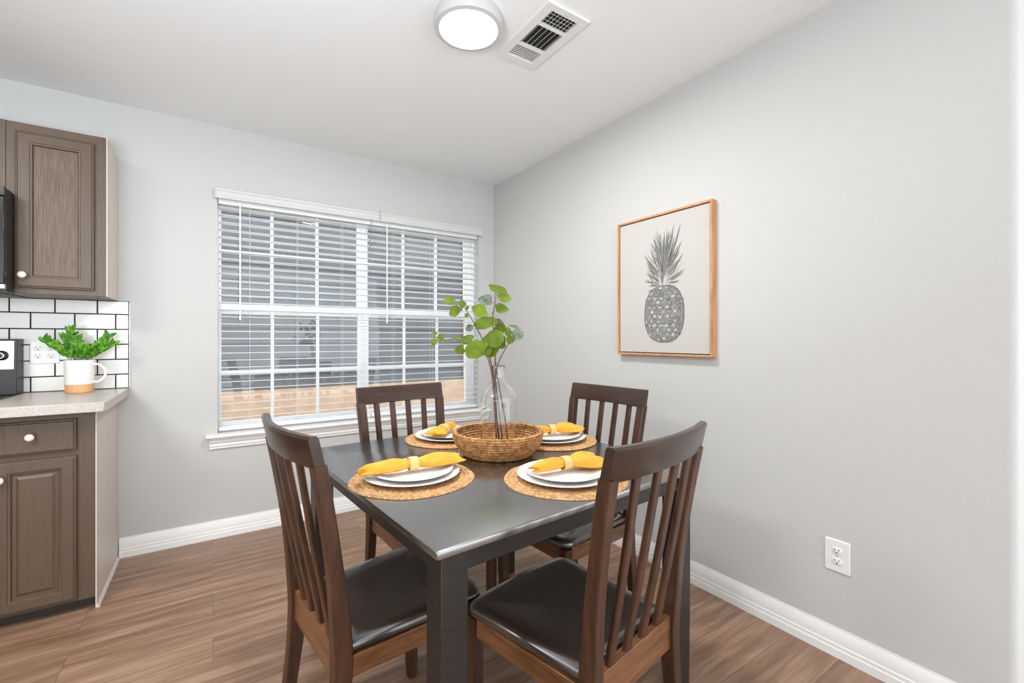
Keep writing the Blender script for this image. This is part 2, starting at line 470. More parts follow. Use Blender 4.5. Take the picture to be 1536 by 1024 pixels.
# range
t = thing('range_cooker', 'black range with stainless control panel at the left edge', 'stove', (-1.16, 2.9, 0))
mb = MB().box(-1.54, -.778, 2.56, YW-.01, .02, .902); obj('body', mb, M['blackmat'], t, bevel=.003)
mb = MB().box(-1.54, -.7765, 2.54, 3.085, .902, .914); obj('cooktop', mb, M['black'], t, bevel=.003)
mb = MB(); pr = [(3.085,.914),(3.085,.985),(3.093,1.178),(YW-.012,1.178),(YW-.012,.914)]
mb.extrude_x(pr, -1.54, -.7765); obj('backguard', mb, M['blackmat'], t, bevel=.003)
mb = MB(); mb.extrude_x([(3.084,1.035),(3.0905,1.168),(3.094,1.168),(3.0875,1.035)], -1.52, -.787)
cp = obj('control_panel', mb, M['steel'], t)
for kx in (-.826, -.95, -1.34, -1.46):
    mb = MB(); n = 28; rings = []
    for r_, y in [(.023,3.089),(.023,3.080),(.019,3.078),(.018,3.066),(.015,3.064)]:
        rings.append([(kx+r_*math.cos(2*PI*k/n), y, 1.100+r_*math.sin(2*PI*k/n)) for k in range(n)])
    mb.loops(rings); kb = obj('burner_knob', mb, M['black'], cp, sharp=40)
    mb = MB()
    for k in range(24):
        a0, a1 = 2*PI*k/24, 2*PI*(k+1)/24
        mb.loops([[(kx+q_*math.cos(a), y_, 1.1+q_*math.sin(a)) for q_, y_ in ((.010,3.0642),(.010,3.063),(.013,3.063),(.013,3.0642))] for a in (a0, a1)])
    obj('dial_mark', mb, M['steel'], kb)
for bx, by, br in ((-.93, 2.93, .085), (-.95, 2.68, .10)):
    mb = MB(); mb.lathe([(br, .914), (br, .9152), (br-.006, .9152), (br-.006, .914)], 40, (bx, by, 0), False, False)
    obj('burner_ring', mb, M['blackmat'], t)
# upper cabinet
t = thing('wall_cabinet', 'tall taupe wall cabinet with grained door above the mug', 'cabinet', (-.6, 3.04, 1.382))
mb = MB().box(-.762, CX-.004, 2.892, YW-.002, 1.382, 2.146); obj('carcass', mb, M['cab'], t, bevel=.001)
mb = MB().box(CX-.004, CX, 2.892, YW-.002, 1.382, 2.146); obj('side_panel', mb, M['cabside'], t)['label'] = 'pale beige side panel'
d = panel_front('door', -.731, -.470, 1.407, 2.106, 2.872, t, stile=.058); knob(d, -.703, 2.872, 1.462)
t = thing('wall_cabinet', 'short taupe wall cabinet above the microwave at the left edge', 'cabinet', (-1.15, 3.04, 1.83))
mb = MB().box(-1.54, -.7625, 2.89, YW-.002, 1.832, 2.146); obj('carcass', mb, M['cab'], t, bevel=.001)
panel_front('door', -1.145, -.79, 1.85, 2.106, 2.870, t, stile=.055); panel_front('door', -1.51, -1.16, 1.85, 2.106, 2.870, t, stile=.055)
# microwave
t = thing('microwave', 'black over-range microwave at the left edge beside the tall cabinet', 'microwave', (-1.15, 2.98, 1.376))
mb = MB().box(-1.54, -.765, 2.79, YW-.01, 1.376, 1.828); obj('body', mb, M['blackmat'], t, bevel=.003)
mb = MB().box(-1.54, -.735, 2.792, 2.886, 1.380, 1.82); obj('side_shroud', mb, M['blackmat'], t)
mb = MB().box(-1.54, -.733, 2.765, 2.790, 1.412, 1.78); obj('door', mb, M['black'], t, bevel=.003)
mb = MB().box(-1.54, -.733, 2.768, 2.790, 1.784, 1.822); obj('vent_grille', mb, M['black'], t, bevel=.002)
mb = MB().box(-1.54, -.733, 2.768, 2.790, 1.390, 1.410); obj('bottom_trim', mb, M['steel'], t, bevel=.002)
# backsplash
t = thing('tile_backsplash', 'white subway tile backsplash with black grout', 'backsplash', (-.95, YW, .913))
mb = MB().box(-1.55, -.378, YW-.006, YW-.0005, .913, 1.381); obj('grout', mb, M['grout'], t)
mb = MB(); g = .0028
zr = [1.309-.0802*k for k in range(6)]
rows = [(1.309, 1.3805)] + [(zr[k+1], zr[k]) for k in range(5)]
for i, (z0, z1) in enumerate(rows):
    z0 = max(z0, .913)
    xs = [-.3785]; x = -.507 if i % 2 == 0 else -.434
    while x > -1.55: xs.append(x); x -= .16
    xs.append(-1.55)
    for a, b in zip(xs[1:], xs[:-1]):
        x0, x1, zz0, zz1 = a+g, b-g, z0+g, z1-g
        if b == -.3785: x1 = b-.004
        if x1-x0 < .01: continue
        y = YW-.006
        mb.loops([rect(x0, x1, zz0, zz1, y), rect(x0, x1, zz0, zz1, y-.003), rect(x0+.0015, x1-.0015, zz0+.0015, zz1-.0015, y-.0042)], cap0=False)
obj('tile', mb, M['tile'], t, sharp=25)
mb = MB().box(-.3785, -.3745, YW-.011, YW-.0005, .913, 1.375); obj('edge_trim', mb, M['tile'], t)

def outlet(label, P, U, gangs=1, rot=None):
    """P: centre on the wall, U: 'x' wall facing -y, or 'y' wall facing -x"""
    w = .081 if gangs == 1 else .106; h = .118
    t = thing('power_outlet', label, 'outlet', P)
    def T(a, b, d):
        return (P[0]+a, P[1]-d, P[2]+b) if U == 'x' else (P[0]-d, P[1]-a, P[2]+b)
    mb = MB()
    def rr_(ww, hh, r0, d, n=5):
        out = []
        for cx, cz, a0 in ((ww/2-r0, hh/2-r0, 0), (-ww/2+r0, hh/2-r0, PI/2), (-ww/2+r0, -hh/2+r0, PI), (ww/2-r0, -hh/2+r0, 1.5*PI)):
            for k in range(n):
                a = a0+PI/2*k/(n-1); out.append(T(cx+r0*math.cos(a), cz+r0*math.sin(a), d))
        return out
    mb.loops([rr_(w, h, .004, 0), rr_(w, h, .004, .004), rr_(w-.005, h-.005, .004, .0062)])
    pl = obj('cover_plate', mb, M['plastic'], t, sharp=30)
    for gi in range(gangs):
        gx = (gi-(gangs-1)/2)*.046
        for sz in (-1, 1):
            mb = MB(); n = 24; cz = sz*.0195
            def ring(s_, d):
                o_ = []
                for k in range(n):
                    a = 2*PI*k/n; xx = .0168*math.cos(a)*s_; zz = max(-.0125, min(.0125, .0168*math.sin(a)))*s_
                    o_.append(T(gx+xx, cz+zz, d))
                return o_
            mb.loops([ring(1, .006), ring(1, .0078), ring(.93, .0084)])
            so = obj('socket', mb, M['plastic'], t)
            mb = MB()
            for a, hw in ((-.0065, .0011), (.0065, .0011)):
                q = [(a-hw, cz+.0005), (a+hw, cz+.0005), (a+hw, cz+.0085), (a-hw, cz+.0085)]
                mb.loops([[T(gx+u_, v_, .0082) for u_, v_ in q], [T(gx+u_, v_, .0087) for u_, v_ in q]])
            q = [(.0026*math.cos(2*PI*k/12), cz-.0065+.0026*math.sin(2*PI*k/12)) for k in range(12)]
            mb.loops([[T(gx+u_, v_, .0082) for u_, v_ in q], [T(gx+u_, v_, .0087) for u_, v_ in q]])
            obj('slot', mb, M['slot'], so)
        mb = MB(); q = [(.0028*math.cos(2*PI*k/12), .0028*math.sin(2*PI*k/12)) for k in range(12)]
        mb.loops([[T(gx+u_, v_, .006) for u_, v_ in q], [T(gx+u_, v_, .0072) for u_, v_ in q]])
        obj('screw', mb, M['steel'], t)
    return t
outlet('white double power outlet on the low right wall above the baseboard', (XW, .724, .372), 'y')
outlet('white two-gang outlet on the tiled backsplash beside the mug', (-.702, YW-.0105, 1.113), 'x', 2)
mb = MB().box(-.492, -.462, YW-.016, YW-.010, 1.165, 1.225)
mb.box(-.484, -.470, YW-.019, YW-.016, 1.18, 1.21)
o = obj('wall_switch', mb, M['plastic'], None, loc=(-.477, YW-.013, 1.165), bevel=.0015)
tag(o, 'small white switch on the tiles behind the leafy plant', 'switch')

# mug planter
mx, my, mz = -.553, 3.055, .9125
t = thing('ceramic_mug', 'white ceramic mug with raw clay base on the countertop', 'mug', (mx, my, mz))
mb = MB(); mb.lathe([(.054,.042),(.0555,.046),(.0575,.155),(.0578,.160),(.056,.1615),(.054,.158),(.052,.048)], 48, (mx,my,mz), False, True)
body = obj('body', mb, M['ceramic'], t)
mb = MB(); mb.lathe([(.0495,0),(.052,.002),(.054,.042),(.0538,.0425)], 48, (mx,my,mz)); obj('clay_base', mb, M['clay'], t)['label'] = 'unglazed tan clay base'
mb = MB(); hd = Vector((.86, -.25, 0)).normalized()
pts = []
for k in range(15):
    a = R(78)-R(160)*k/14
    pts.append(Vector((mx,my,mz)) + hd*(.054+.052*math.cos(a)*1.0+.0) + Vector((0,0,.095+.048*math.sin(a))))
pts[0] = Vector((mx,my,mz))+hd*.055+Vector((0,0,.140)); pts[-1] = Vector((mx,my,mz))+hd*.054+Vector((0,0,.052))
mb.tube(pts, .0055, 10); obj('handle', mb, M['ceramic'], t)
mb = MB(); mb.lathe([(.0535,.146),(.04,.150),(.001,.151)], 32, (mx,my,mz)); obj('soil', mb, M['soil'], t)

# generic leaf: cupped blade
def leaf_blade(mb, base, tip, width, normal, cup=.12, nl=6, round_=False, bend=.1, wav=0):
    base = Vector(base); tip = Vector(tip); ax = tip-base; L = ax.length
    ax.normalize(); nn = Vector(normal); nn = (nn-ax*nn.dot(ax)).normalized(); sd = ax.cross(nn).normalized()
    rows = []
    for i in range(nl+1):
        u = i/nl
        w = width*(math.sqrt(max(0, 1-(2*u-1)**2)) if round_ else math.sin(PI*min(1, u**.8))*(1-.15*u)) + .0004
        if wav: w *= 1+.10*math.sin(9*u+wav)
        c = base+ax*(u*L)+nn*(-bend*L*(u*u))+sd*(width*.07*math.sin(5*u+2*wav) if wav else 0)
        row = []
        for j in range(5):
            v_ = (j-2)/2
            row.append(c+sd*(v_*w/2)+nn*(cup*abs(v_)**1.5*w))
        rows.append(row)
    b = len(mb.v); n = 5
    for k, off in enumerate((.0002, -.0002)):
        for r_ in rows:
            for p in r_: mb.v.append(tuple(p+nn*off))
    tot = (nl+1)*n
    for i in range(nl):
        for j in range(n-1):
            a = b+i*n+j
            mb.f.append((a, a+1, a+n+1, a+n)); mb.m.append(mb.cur)
            a2 = a+tot
            mb.f.append((a2, a2+n, a2+n+1, a2+1)); mb.m.append(mb.cur)

# plant sprigs in the mug
t = thing('green_plant', 'bright green leafy plant growing in the white mug', 'plant', (mx, my, mz+.15))
rng = random.Random(3)
tips = [(-.135,.02,.118,.10),(-.085,-.02,.080,.09),(-.03,.0,.150,.13),(.0,-.02,.105,.10),(.02,.03,.115,.10),(.115,-.02,.112,.12),(.075,.0,.070,.1),(.135,.0,.075,.10),(-.06,.02,.055,.09),(.055,-.03,.050,.1),(-.10,.01,.100,.09)]
tips = [(-.125,.01,.100),(-.085,-.01,.075),(-.035,.01,.148),(-.055,.02,.115),(-.005,-.01,.105),(-.045,-.03,.06),(-.015,.02,.07),(.045,-.02,.062),(.085,.0,.085),(.112,.01,.118),(.135,-.01,.085),(.055,.02,.05),(.09,-.02,.055),(.02,-.02,.045)]
for i, (dx, dy, dz) in enumerate(tips):
    mb = MB(); base = Vector((mx+dx*.22, my+dy*.4, mz+.15)); tip = Vector((mx+dx*.95, my+dy-.01, mz+.155+dz))
    mid = base.lerp(tip, .5)+Vector((0,0,.012))
    P = []
    for k in range(9):
        u = k/8; P.append(base*(1-u)**2+mid*2*u*(1-u)+tip*u*u)
    mb.cur = 0; mb.tube(P, [.0016-.0008*k/8 for k in range(9)], 6)
    for k in range(2, 9):
        for s_ in (-1, 1):
            c = P[k]; d = (P[min(k+1,8)]-P[k-1]).normalized()
            out = Vector((s_*(.75), rng.uniform(-.5,.3), .25)) + d*.9
            out.normalize()
            ln = rng.uniform(.030, .046)*(1-.25*(k/8 < .4))
            mb.cur = 1 if rng.random() < .62 else 2
            leaf_blade(mb, c, c+out*ln, ln*.50, (rng.uniform(-.3,.3), -1, .5), .15, 5, bend=rng.uniform(0,.25))
    mb.cur = 1
    leaf_blade(mb, P[8]-Vector((0,0,.002)), P[8]+(P[8]-P[6]).normalized()*.034, .018, (0,-1,.4), .12, 5)
    obj('sprig', mb, [M['green2'], M['green'], M['green2']], t, sharp=80)

# ------------------------------------------------------------------ ceiling fittings
lx, ly = .842, 1.577
t = thing('ceiling_light', 'round flush white ceiling light, switched on', 'ceiling light', (lx, ly, ZC))
mb = MB(); mb.lathe([(.128,0),(.134,-.004),(.1365,-.036),(.133,-.043),(.116,-.046),(.1135,-.043),(.1135,-.02)], 96, (lx,ly,ZC), True, False)
obj('rim', mb, M['lamprim'], t)
mb = MB(); mb.lathe([(.1132,-.030),(.1132,-.0425),(.10,-.0445),(.05,-.0458),(.001,-.0462)], 96, (lx,ly,ZC), True, True)
obj('diffuser', mb, M['lamp'], t)

t = thing('ceiling_vent', 'white three-section air register beside the round ceiling light', 'vent', (1.14, 1.5, ZC))
vx0, vx1, vy0, vy1 = 1.040, 1.245, 1.316, 1.690
secs = [(1.346, 1.424), (1.436, 1.566), (1.580, 1.656)]
ix0, ix1 = 1.077, 1.210
mb = MB(); z0, z1 = ZC-.012, ZC-.0005
def frame_strip(a, b, c, d_): mb.box(a, b, c, d_, z0, z1)
frame_strip(vx0, ix0, vy0, vy1); frame_strip(ix1, vx1, vy0, vy1)
ys = [vy0] + [q for s_ in secs for q in s_] + [vy1]
for k in range(0, len(ys), 2): frame_strip(ix0, ix1, ys[k], ys[k+1])
obj('frame', mb, M['ventwhite'], t)
mb = MB().box(ix0, ix1, secs[0][0], secs[-1][1], ZC-.0012, ZC-.0004); obj('duct_opening', mb, M['dark'], t)
mb = MB()
def louver(p0, p1, tilt, w=.010):
    # thin tilted blade between p0,p1 (x,y)
    p0 = Vector((p0[0], p0[1], ZC-.0065)); p1 = Vector((p1[0], p1[1], ZC-.0065)); d = (p1-p0).normalized()
    sd = Vector((0,0,1)).cross(d); v = sd*math.cos(tilt)*w/2+Vector((0,0,1))*math.sin(tilt)*w/2; nn = v.cross(d).normalized()*.0005
    mb.loops([[p+v+nn, p-v+nn, p-v-nn, p+v-nn] for p in (p0, p1)])
for k in range(6):
    x = ix0+.010+k*(ix1-ix0-.02)/5; louver((x, secs[1][0]), (x, secs[1][1]), R(132))
for k in range(8):
    x = ix0+.008+k*(ix1-ix0-.016)/7; louver((x, secs[0][0]), (x, secs[0][1]), R(130), .009)
for k in range(3):
    y = secs[0][0]+.018+k*.02; louver((ix0, y), (ix1, y), R(40), .005)
for k in range(7):
    y = secs[2][0]+.006+k*.0107; louver((ix0, y), (ix1, y), R(14), .0078)
obj('louvers', mb, M['ventwhite'], t)
for sx, sy in ((1.142, 1.331), (1.142, 1.674)):
    mb = MB(); mb.lathe([(.004, -.0125), (.003, -.0145), (.001, -.015)], 12, (sx, sy, ZC)); obj('screw', mb, M['steel'], t)

# ------------------------------------------------------------------ framed print on the right wall
py0, py1, pz0, pz1 = 1.208, 1.785, 1.093, 1.820
t = thing('framed_print', 'grey pineapple print in thin oak frame on the right wall', 'picture', (XW, (py0+py1)/2, pz0))
mb = MB(); fw = .010; dx = .036
x0, x1 = XW-dx, XW-.001
mb.box(x0, x1, py0, py0+fw, pz0, pz1); mb.box(x0, x1, py1-fw, py1, pz0, pz1)
mb.box(x0, x1, py0+fw, py1-fw, pz0, pz0+fw); mb.box(x0, x1, py0+fw, py1-fw, pz1-fw, pz1)
obj('frame', mb, M['oak'], t, bevel=.001)
mb = MB().box(XW-.006, XW-.0015, py0+fw, py1-fw, pz0+fw, pz1-fw); obj('backing', mb, M['slot'], t)
cxn = XW-.029; gp = .0045
mb = MB().box(cxn, XW-.0065, py0+fw+gp, py1-fw-gp, pz0+fw+gp, pz1-fw-gp)
cv = obj('canvas', mb, M['canvas'], t, bevel=.001)
# pineapple: a = horizontal coordinate (+ to the viewer's right, i.e. -y), b = height from centre
pcy, pcz = 1.478, 1.455
def PT(a, b, lift): return (cxn-.0004-lift, pcy-a, pcz+b)
mb = MB(); rng = random.Random(5)
bc, ba, bb = -.150, .121, .146      # body centre height, half width, half height
def body_pt(th, s_=1.0):
    c, s2 = math.cos(th), math.sin(th)
    e = 2/2.5
    return (s_*ba*abs(c)**e*(1 if c >= 0 else -1), bc+s_*bb*abs(s2)**e*(1 if s2 >= 0 else -1))
mb.cur = 0
mb.poly([PT(*body_pt(2*PI*k/72, 1+rng.uniform(-.012,.012)), 0) for k in range(72)][::-1])
# pale eyes in diagonal rows
row = 0; zz = -bb+.02
while zz < bb-.012:
    n_ = 7
    for k in range(-4, 5):
        a = k*.036+(.018 if row % 2 else 0)+rng.uniform(-.006,.006); b = zz+rng.uniform(-.004,.004)
        if rng.random() < .15: continue
        rim = 1-abs(b/bb)**2.5
        if rim <= 0: continue
        hw = ba*rim**.4
        if abs(a) > hw-.010: continue
        sq = math.sqrt(max(.15, 1-(a/ba)**2))
        w, h = .014*sq*rng.uniform(.55,1.15), .0095*rng.uniform(.5,1.15)
        pts = []
        for q in range(9):
            an = 2*PI*q/9; r_ = rng.uniform(.75,1.1)
            pts.append(PT(a+w*math.cos(an)*r_, bc+b-.002+h*math.sin(an)*r_, .0003))
        mb.cur = 5 if rng.random() < .55 else 3; mb.poly(pts[::-1])
    zz += .0235; row += 1
# dark contour strokes along the diagonals and curled marks
def stroke(a0, b0, a1, b1, w, cur, bend=0, lift=.0005):
    n_ = 8; L_ = []; R_ = []
    dx_, dz_ = a1-a0, b1-b0; ln = math.hypot(dx_, dz_) or 1; px_, pz_ = -dz_/ln, dx_/ln
    for k in range(n_+1):
        u = k/n_; ww = w*math.sin(PI*(.12+.88*u)) * .5 + .0001
        if u == 1: ww = .0001
        ca = a0+dx_*u+px_*bend*math.sin(PI*u)*.6+px_*bend*u*u; cb = b0+dz_*u+pz_*bend*math.sin(PI*u)*.6+pz_*bend*u*u
        L_.append(PT(ca+px_*ww, cb+pz_*ww, lift)); R_.append(PT(ca-px_*ww, cb-pz_*ww, lift))
    mb.cur = cur
    mb.poly((L_+R_[::-1]))
for k in range(620):
    th = rng.uniform(0, 2*PI); s_ = math.sqrt(rng.uniform(.02, .93)); a, b = body_pt(th, s_)
    an = rng.choice((R(50), R(-50), R(20), R(-20)))+rng.uniform(-.4,.4); ln = rng.uniform(.006,.016)
    stroke(a, b, a+ln*math.cos(an), b+ln*math.sin(an), rng.uniform(.0008,.002), rng.choice((1,1,2,4)), rng.uniform(-.004,.004), .0006)
for k in range(90):
    th = 2*PI*k/90; a, b = body_pt(th, .97); a2, b2 = body_pt(th+.09, 1.0+rng.uniform(-.02,.02)); stroke(a, b, a2, b2, .0022, 1, 0, .0007)
# crown of leaves
cb0 = bc+bb-.012
for k in range(120):
    f = rng.uniform(-1, 1); 
    hb = rng.uniform(0, .19)
    ang = PI/2 - f*R(62)*(1-hb*2.6)
    ln = rng.uniform(.05, .10) + max(0, (1-abs(f)))*.05
    a0 = f*.050*(1-hb*3.4); b0 = cb0+hb
    a1 = a0+ln*math.cos(ang); b1 = b0+ln*math.sin(ang)
    if b1 > .29: 
        sc = (.29-b0)/(b1-b0); a1 = a0+(a1-a0)*sc; b1 = b0+(b1-b0)*sc
    stroke(a0, b0, a1, b1, rng.uniform(.005,.010), rng.choice((3,3,4,5,5)), f*-.012, .0003+.000001*k)
    stroke(a0+.001, b0, a1+.001, b1, rng.uniform(.001,.0025), rng.choice((1,1,2)), f*-.014, .0006+.000001*k)
tops = [(-.075,.165,-.02),(-.055,.20,-.01),(-.018,.215,-.005),(.005,.215,.0),(.03,.205,.004),(.052,.235,.02),(.088,.235,.03),(.060,.19,.012),(.092,.17,.03),(.098,.125,.04),(.085,.06,.03),(-.095,.11,-.035),(-.108,.15,-.04),(-.10,.075,-.03),(-.115,.045,-.03),(.09,.03,.03),(-.09,.02,-.02),(.075,.005,.02),(-.1,.0,-.03)]
for a1, b1, bd in tops:
    b1 = cb0+(b1-cb0)*1.30; a1 *= 1.0
    a0 = a1*.35; b0 = cb0+max(0, (b1-cb0)*.38)
    stroke(a0, b0, a1, b1-.02, .011, 3, -bd*.4, .0009); stroke(a0, b0, a1+.001, b1-.018, .0035, 1, -bd*.45, .0012)
    stroke(a0-.003, b0, a1-.003, b1-.028, .0015, 2, -bd*.35, .0013)
pr_ = obj('printed_pineapple', mb, [M['inkbody'], M['ink1'], M['ink1'], M['ink3'], M['ink2'], M['canvas']], cv, sharp=80)
pr_['label'] = 'grey ink pineapple drawing'

# ------------------------------------------------------------------ dining table
TR = R(4.6); TZ = .75; TW, TL = 1.0, 1.06
A = Vector((.374, .835, 0))
tc_ = A + Matrix.Rotation(TR, 3, 'Z') @ Vector((TW/2, TL/2, 0))
table = thing('dining_table', 'square espresso-black dining table set for four', 'table', (tc_.x, tc_.y, 0), TR)
mb = MB(); hw, hl = TW/2, TL/2
def rrect(hw_, hl_, r_, z, n=5):
    out = []
    for cx, cy, a0 in ((hw_-r_, hl_-r_, 0), (-hw_+r_, hl_-r_, PI/2), (-hw_+r_, -hl_+r_, PI), (hw_-r_, -hl_+r_, 1.5*PI)):
        for k in range(n): 
            a = a0+PI/2*k/(n-1); out.append((cx+r_*math.cos(a), cy+r_*math.sin(a), z))
    return out
mb.loops([rrect(hw-.006, hl-.006, .004, TZ-.021), rrect(hw-.001, hl-.001, .006, TZ-.017), rrect(hw, hl, .006, TZ-.004), rrect(hw-.001, hl-.001, .006, TZ-.0015), rrect(hw-.004, hl-.004, .005, TZ)])
obj('tabletop', mb, M['tabletop'], table, world=False, sharp=40)
ins = .022; lw = .066
for sx in (-1, 1):
    for sy in (-1, 1):
        mb = MB(); cx, cy = sx*(hw-ins-lw/2), sy*(hl-ins-lw/2)
        mb.loops([[(cx+a*s_/2, cy+b*s_/2, z) for a, b in ((-1,-1),(1,-1),(1,1),(-1,1))] for s_, z in ((lw*.93, 0), (lw, .35), (lw, TZ-.0215))])
        obj('leg', mb, M['table'], table, world=False, bevel=.002)
za, zb = TZ-.072, TZ-.0215; q = ins+.006; at = .02
for sx in (-1, 1):
    mb = MB(); xo = sx*(hw-q); xi = sx*(hw-q-at)
    mb.box(min(xo, xi), max(xo, xi), -hl+ins+lw, hl-ins-lw, za, zb); obj('apron', mb, M['table'], table, world=False, bevel=.0015)
    mb = MB(); yo = sx*(hl-q); yi = sx*(hl-q-at)
    mb.box(-hw+ins+lw, hw-ins-lw, min(yo, yi), max(yo, yi), za, zb); obj('apron', mb, M['table'], table, world=False, bevel=.0015)

# ------------------------------------------------------------------ chairs
CH = .965
def crect(cx, cy, z, w, d, ch=.004):
    a, b = w/2, d/2
    return [(cx-a+ch, cy-b, z), (cx+a-ch, cy-b, z), (cx+a, cy-b+ch, z), (cx+a, cy+b-ch, z), (cx+a-ch, cy+b, z), (cx-a+ch, cy+b, z), (cx-a, cy+b-ch, z), (cx-a, cy-b+ch, z)]
def back_y(z):
    # S-curve of the back: splayed foot, upright at the seat, leaning crest
    if z < .42: return -.200 - .055*((.42-z)/.42)**1.6
    u = (z-.42)/(CH-.42)
    return -.200 - .015*u - .060*u**1.6
def half_w(z):     # posts spread a little towards the crest
    if z < .42: return .172
    u = (z-.42)/(CH-.42); return .172+.026*u
def make_chair(label, group):
    t = thing('dining_chair', label, 'chair', (0,0,0), 0, group)
    # seat
    mb = MB()
    def outline(ins_, z, n=8):
        hf, hb = .206-ins_, .178-ins_; yf, yb = .198-ins_, -.178+ins_
        pts = []; r_ = max(.006, .045-ins_)
        pts.append((-hb, yb, z)); 
        pts.append((hb, yb, z))
        for k in range(n):
            a = PI/2*k/(n-1); pts.append((hf-r_+r_*math.cos(a), yf-r_+r_*math.sin(a)+.010, z))
        for k in range(1, 6):
            u = k/6; pts.append(((hf-r_)*(1-2*u), yf+.010+.010*math.sin(PI*u), z))
        for k in range(n):
            a = PI/2+PI/2*k/(n-1); pts.append((-hf+r_+r_*math.cos(a), yf-r_+r_*math.sin(a)+.010, z))
        return pts
    mb.loops([outline(.012, .4250), outline(.003, .431), outline(0, .437), outline(.001, .445), outline(.006, .452), outline(.016, .4565), outline(.035, .4575), outline(.07, .455), outline(.11, .4515), outline(.15, .450)])
    obj('seat', mb, M['seat'], t, world=False, sharp=50)
    # back posts
    for s_ in (-1, 1):
        mb = MB(); rings = []
        for k in range(25):
            z = (CH-.068)*k/24
            w = .034; d = .032+.014*math.exp(-((z-.43)/.16)**2)
            
            rings.append(crect(s_*half_w(z), back_y(z), z, w, d, .003))
        mb.loops(rings); obj('back_post', mb, M['chair'], t, world=False, sharp=40)
    # four slats
    def crest_off(x): return .026*(x/.21)**2       # ends of the crest come forward
    for x0 in (-.1035, -.0345, .0345, .1035):
        mb = MB(); rings = []
        for k in range(17):
            u = k/16; z = .448+(CH-.066-.448)*u
            x = x0*(1+.14*u)
            y = back_y(z) + .0 + .008*math.sin(PI*u)*-1 + (crest_off(x)-.026)*u
            rings.append(crect(x, y, z, .027-.002*u, .013, .003))
        mb.loops(rings); obj('back_slat', mb, M['chair'], t, world=False, sharp=40)
    # crest rail, curved
    mb = MB(); rings = []
    hwid = .209
    for k in range(25):
        x = -hwid+2*hwid*k/24; off = crest_off(x)-.026
        zb_ = CH-.075; zt = CH-.003*(1-(x/hwid)**2)
        yb_, yt = back_y(zb_)+off, back_y(zt)+off
        th = .0115
        rings.append([(x, yb_+th, zb_+.003), (x, yb_+th-.003, zb_), (x, yb_-th+.003, zb_), (x, yb_-th, zb_+.003), (x, yt-th, zt-.006), (x, yt-th+.005, zt), (x, yt+th-.005, zt), (x, yt+th, zt-.006)])
    mb.loops(rings); obj('crest_rail', mb, M['chairrail'], t, world=False, sharp=40)
    # aprons
    def bar(name, p0, p1, th, z0, z1, mat):
        p0 = Vector((p0[0], p0[1], 0)); p1 = Vector((p1[0], p1[1], 0)); d = (p1-p0).normalized(); n_ = Vector((-d.y, d.x, 0))*th/2
        mb = MB(); mb.loops([[(p+n_+Vector((0,0,z0))), (p-n_+Vector((0,0,z0))), (p-n_+Vector((0,0,z1))), (p+n_+Vector((0,0,z1)))] for p in (p0, p1)])
        return obj(name, mb, mat, t, world=False, bevel=.0015)
    bar('apron', (-.160, -.203), (.160, -.203), .018, .365, .450, M['chairapron'])
    bar('apron', (-.168, .180), (.168, .180), .018, .372, .4245, M['chairapron'])
    for s_ in (-1, 1): bar('apron', (s_*.172, -.182), (s_*.186, .162), .018, .372, .4245, M['chairapron'])
    # front legs
    for s_ in (-1, 1):
        mb = MB()
        mb.loops([crect(s_*(.184-e), .180-e*.5, z, w, w, .004) for z, w, e in ((0,.028,.003),(.02,.031,.003),(.30,.036,0),(.4245,.037,0))])
        obj('front_leg', mb, M['chair'], t, world=False, sharp=40)
    return t
GC = 'espresso dining chairs around the table'
chairs = [
 ('dark wooden slat-back chair at the left edge of the table', (.428, 1.305), R(-90+7.7)),
 ('dark wooden slat-back chair nearest the camera, turned out from the near edge of the table', (.811, .938), R(9.8)),
 ('dark wooden slat-back chair on the far side of the table, its back to the window', (.756, 1.753), R(180+6)),
 ('dark wooden slat-back chair between the table and the right wall, below the pineapple print', (1.22, 1.440), R(90+5)),
]
proto = None
for lab, (x, y), rz in chairs:
    c = make_chair(lab, GC) if proto is None else copy_tree(proto)
    if proto is None: proto = c
    c['label'] = lab; c.location = (x, y, 0); c.rotation_euler = (0, 0, rz)

# ------------------------------------------------------------------ place settings
RM, RP, RS = .188, .145, .122
def mat_mesh():
    mb = MB(); nr, nt_ = 96, 240; p = .0157
    rings = []
    for i in range(nr+1):
        r_ = .0015+(RM-.0015)*i/nr; ph = (r_/p); row = int(ph)
        fr = ph-row; arch = math.sqrt(max(0, 1-(2*fr-1)**2))
        ring = []
        for k in range(nt_):
            a = 2*PI*k/nt_
            tw = .5+.5*math.sin(a*round(row*2*PI*p/.016)+ (fr-.5)*3.5*(1 if row % 2 else -1))
            wob = 0.0012*math.sin(5*a+row)+.0008*math.sin(11*a) if i > nr-8 else 0
            z = .0015+.0046*arch*(.45+.55*tw)
            if i == nr: z = .001
            ring.append(((r_+wob)*math.cos(a), (r_+wob)*math.sin(a), z))
        rings.append(ring)
    bot = [[(x, y, 0) for x, y, z in rings[-1]]]
    mb.loops([[(x*.99, y*.99, 0) for x, y, z in rings[-1]]] + rings[::-1])
    return mb
MAT_H = .0062
def plate_prof(r_, h, foot):
    t_ = .0035
    return [(foot-.004, .0012), (foot-.003, 0), (foot, 0), (foot+.001, .002), (r_*.72, .0045), (r_*.90, h*.62), (r_-.002, h-.0015), (r_, h), (r_-.001, h+.0018), (r_-.004, h+.0012), (r_*.88, h*.62+t_*.9), (r_*.70, .0045+t_*.6), (r_*.60, .0062), (.001, .0060)]
rot = Matrix.Rotation(TR, 3, 'Z')
